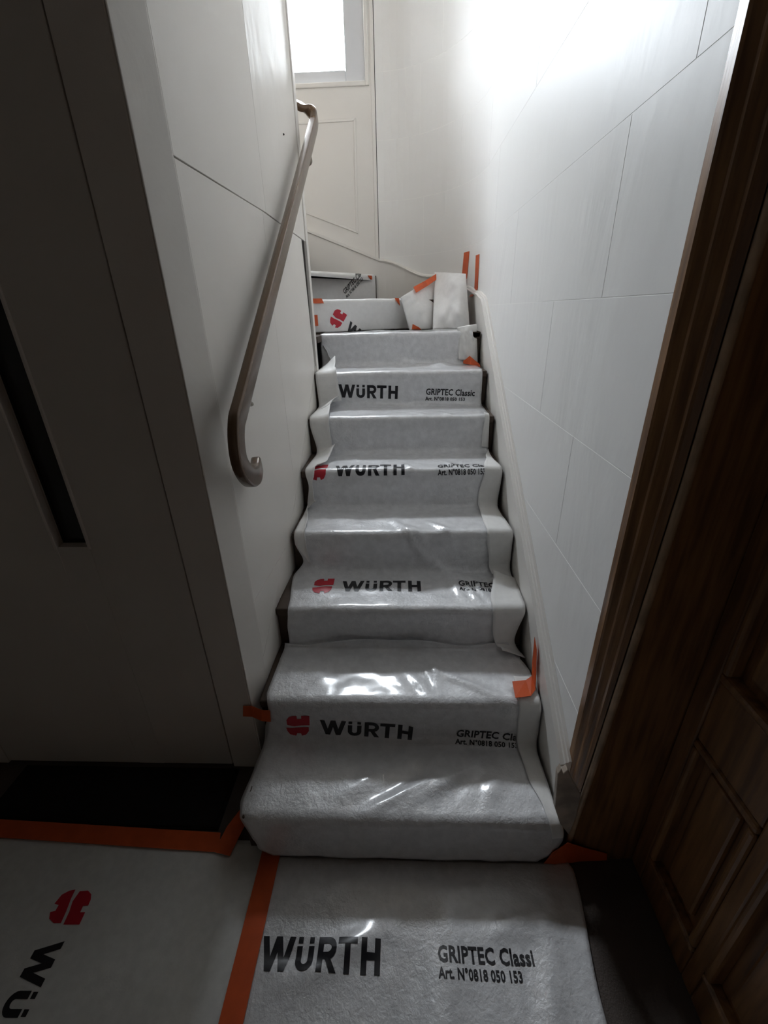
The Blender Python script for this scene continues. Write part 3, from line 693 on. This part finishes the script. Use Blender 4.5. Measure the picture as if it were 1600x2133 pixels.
# ================================================================== ADHESIVE TAPE
def tape(label, pts, m='tape', thick=0.0012, group='orange tape strips'):
    """pts: list of (left edge point, right edge point) along the strip"""
    V = []; Fc = []
    L_ = [Vector(a) for a, _ in pts]; R2 = [Vector(b) for _, b in pts]; n = len(pts)
    for i in range(n): V += [L_[i], R2[i]]
    Fc = [(2 * i, 2 * i + 1, 2 * i + 3, 2 * i + 2) for i in range(n - 1)]
    o = pyd('adhesive_tape', V, Fc, m); md = o.modifiers.new('thickness', 'SOLIDIFY'); md.thickness = thick; md.offset = 0
    return tag(o, label, 'tape')
T = 0.018
def seg(a, b, n):
    return [lerp(a, b, i / n) for i in range(n + 1)]
tape('long orange tape strip joining the floor runner and the sideways-printed sheet', [((-0.446, yy, 0.0165), (-0.386, yy, 0.0185)) for yy in seg(-0.44, 0.79, 12)])
tape('dark orange tape strip along the front of the black doormat', [((lerp(-1.85, -0.60, t), lerp(0.885, 0.842, t), 0.013), (lerp(-1.85, -0.585, t), lerp(0.832, 0.785, t), 0.013)) for t in seg(0, 1, 8)])
tape('short orange tape strip running from the doormat corner to the lowest step', [((-0.60, 0.785, 0.0145), (-0.545, 0.775, 0.0145)), ((-0.585, 0.86, 0.0145), (-0.53, 0.85, 0.0145)), ((-0.56, 0.93, 0.003), (-0.515, 0.92, 0.003))])
tape('orange tape tab between door casing and second step', [((-0.560, 1.074, 0.275), (-0.552, 1.074, 0.325)), ((-0.527, 1.072, 0.276), (-0.522, 1.072, 0.328)), ((-0.485, 1.052, 0.279), (-0.48, 1.052, 0.333)), ((-0.452, 1.045, 0.285), (-0.448, 1.045, 0.338))])
tape('dark red-orange tape patch at the foot of the wooden frame', [((0.425, 0.772, 0.022), (0.44, 0.768, 0.085)), ((0.48, 0.779, 0.005), (0.487, 0.783, 0.11)), ((0.54, 0.789, 0.004), (0.545, 0.792, 0.07)), ((0.625, 0.794, 0.004), (0.62, 0.796, 0.035))])
tape('bright orange tape folded onto the right stringer above the second step', [((0.372, 1.075 - 0.01, 0.386), (0.378, 1.135, 0.386)), ((0.425, 1.075, 0.384), (0.425, 1.14, 0.388)), ((0.447, 1.10, 0.385), (0.449, 1.155, 0.392)), ((0.4555, 1.13, 0.40), (0.4555, 1.185, 0.425)), ((0.4555, 1.165, 0.50), (0.4555, 1.20, 0.525))])
tape('small orange tape tab at the right end of the seventh step', [((0.362, 2.655, 1.272), (0.372, 2.68, 1.335)), ((0.40, 2.61, 1.268), (0.405, 2.645, 1.305)), ((0.446, 2.56, 1.262), (0.447, 2.60, 1.272))])
def wall_tape(label, p0, w, z0, z1, lean):
    pts = []
    for t in seg(0, 1, 5):
        z = lerp(z0, z1, t); p = p0 + lean * t; off = 0.002 if z > str_top(p) + 0.004 else 0.034
        a, n1 = at_path(p); b, n2 = at_path(p + w)
        pts.append(((a.x + n1.x * off, a.y + n1.y * off, z), (b.x + n2.x * off, b.y + n2.y * off, z)))
    return tape(label, pts)
wall_tape('left of the two upright orange strips on the rounded wall', p_of_x(0.455) , 0.075, 1.89, 1.70, 0.02)
wall_tape('right of the two upright orange strips on the rounded wall', p_of_y(3.06), 0.07, 1.855, 1.625, -0.01)
tape('slanting orange strip on the top edge of the crumpled sheet at the far stringer', [((0.088, 3.15, 1.692), (0.104, 3.115, 1.657)), ((0.17, 3.285, 1.733), (0.186, 3.25, 1.702)), ((0.25, 3.37, 1.778), (0.27, 3.335, 1.754))])
def on9(x, dz, off=0.016):
    O, d, e = frame_of(N9, 0); y_ = at_x(N9, x)[1]; return (x - e.x * off, y_ - e.y * off, 1.62 + dz)
tape('small orange tab on the left end of the emblem-printed step edge', [(on9(-.53, .012, .004), on9(-.53, -.012)), (on9(-.50, .012, .004), on9(-.50, -.014)), (on9(-.462, .012, .004), on9(-.455, -.014))])
tape('small square orange tab low on the emblem-printed riser', [(on9(-.53, -.075), on9(-.53, -.135)), (on9(-.495, -.075), on9(-.495, -.135))])
tape('tiny orange corner tab on the right end of the emblem-printed step', [(on9(-.035, .010, .006), on9(-.03, -.006)), (on9(-.008, .008, .006), on9(-.006, -.036))])
tape('tiny orange tab under the crumpled sheet at the turn', [((0.075, 2.99, 1.447), (0.08, 3.0, 1.478)), ((0.135, 2.99, 1.444), (0.12, 2.99, 1.458))])
O10, dd, ee = frame_of(N10, 0); yy10 = at_x(N10, -0.215)[1]
tape('tiny orange tab at the right end of the topmost sheet', [((-0.235, at_x(N10, -.235)[1] - .012 - .015, 1.797), (-0.215, yy10 - .012, 1.770)), ((-0.205, at_x(N10, -.205)[1] - .012, 1.797), (-0.204, at_x(N10, -.204)[1] - .013, 1.772))])

# ================================================================== DOORMAT
dm = tag(empty('doormat'), 'black doormat on the floor in front of the taupe door', 'doormat')
box('pile', -1.43, -0.625, 0.86, 1.062, 0.001, 0.011, 'mat', dm, 0.003)
box('border', -1.44, -0.615, 0.855, 1.068, 0.0005, 0.006, 'mat', dm)

# ================================================================== HANDRAIL
hr = tag(empty('handrail'), 'bronze-coloured metal handrail on the left stair wall with curled lower end', 'handrail')
def smooth_path(P, sub=8):
    out = []; P = [Vector(p) for p in P]
    for i in range(len(P) - 1):
        p0, p1, p2, p3 = P[max(i - 1, 0)], P[i], P[i + 1], P[min(i + 2, len(P) - 1)]
        for k in range(sub):
            t = k / sub; out.append(0.5 * ((2 * p1) + (p2 - p0) * t + (2 * p0 - 5 * p1 + 4 * p2 - p3) * t * t + (3 * p1 - p0 - 3 * p2 + p3) * t ** 3))
    out.append(P[-1]); return out
def sweep(name, P, w, h, m, parent, up=(1, 0, 0), n=14, ex=0.62):
    V = []; Fc = []; U = Vector(up)
    for i, p in enumerate(P):
        t = (P[min(i + 1, len(P) - 1)] - P[max(i - 1, 0)]).normalized(); side = (U - t * U.dot(t)).normalized(); b = t.cross(side)
        for k in range(n):
            a = 2 * math.pi * k / n; ca, sa = math.cos(a), math.sin(a)
            V.append(p + side * (math.copysign(abs(ca) ** ex, ca) * w / 2) + b * (math.copysign(abs(sa) ** ex, sa) * h / 2))
    for i in range(len(P) - 1):
        for k in range(n): Fc.append((i * n + k, i * n + (k + 1) % n, (i + 1) * n + (k + 1) % n, (i + 1) * n + k))
    Fc.append(tuple(range(n))); Fc.append(tuple(range((len(P) - 1) * n, len(P) * n)))
    o = fixn(pyd(name, V, Fc, m, parent))
    for p in o.data.polygons: p.use_smooth = len(p.vertices) == 4
    return o
rail_pts = [(-0.445, 1.275, 1.130), (-0.434, 1.215, 1.122), (-0.43, 1.145, 1.143), (-0.43, 1.098, 1.205), (-0.43, 1.118, 1.289), (-0.429, 1.20, 1.352), (-0.42, 1.62, 1.650), (-0.409, 2.13, 2.012), (-0.40, 2.55, 2.312), (-0.398, 2.625, 2.37), (-0.403, 2.672, 2.412), (-0.435, 2.69, 2.437), (-0.50, 2.68, 2.465), (-0.62, 2.66, 2.52), (-0.85, 2.63, 2.64)]
sweep('rail', smooth_path(rail_pts, 7), 0.030, 0.060, 'rail', hr, ex=0.36, n=20)
def bracket(y, z, x):
    XL = -0.46 + taper(y)
    o = sweep('bracket', smooth_path([(x, y, z - 0.02), (x, y + 0.004, z - 0.045), (x - 0.008, y + 0.045, z - 0.062), (XL + 0.001, y + 0.085, z - 0.066)], 5), 0.012, 0.012, 'bracket', hr, up=(0, 1, 0), n=10, ex=1)
    V = [(XL + t, y + 0.087 + 0.02 * math.cos(a), z - 0.066 + 0.02 * math.sin(a)) for t in (0.0003, 0.006) for a in [k * math.pi / 8 for k in range(16)]]
    Fc = [tuple(range(16)), tuple(range(16, 32))] + [(k, (k + 1) % 16, 16 + (k + 1) % 16, 16 + k) for k in range(16)]
    r = fixn(pyd('rosette', V, Fc, 'bracket', o))
bracket(1.235, 1.378, -0.429); bracket(2.46, 2.248, -0.402)
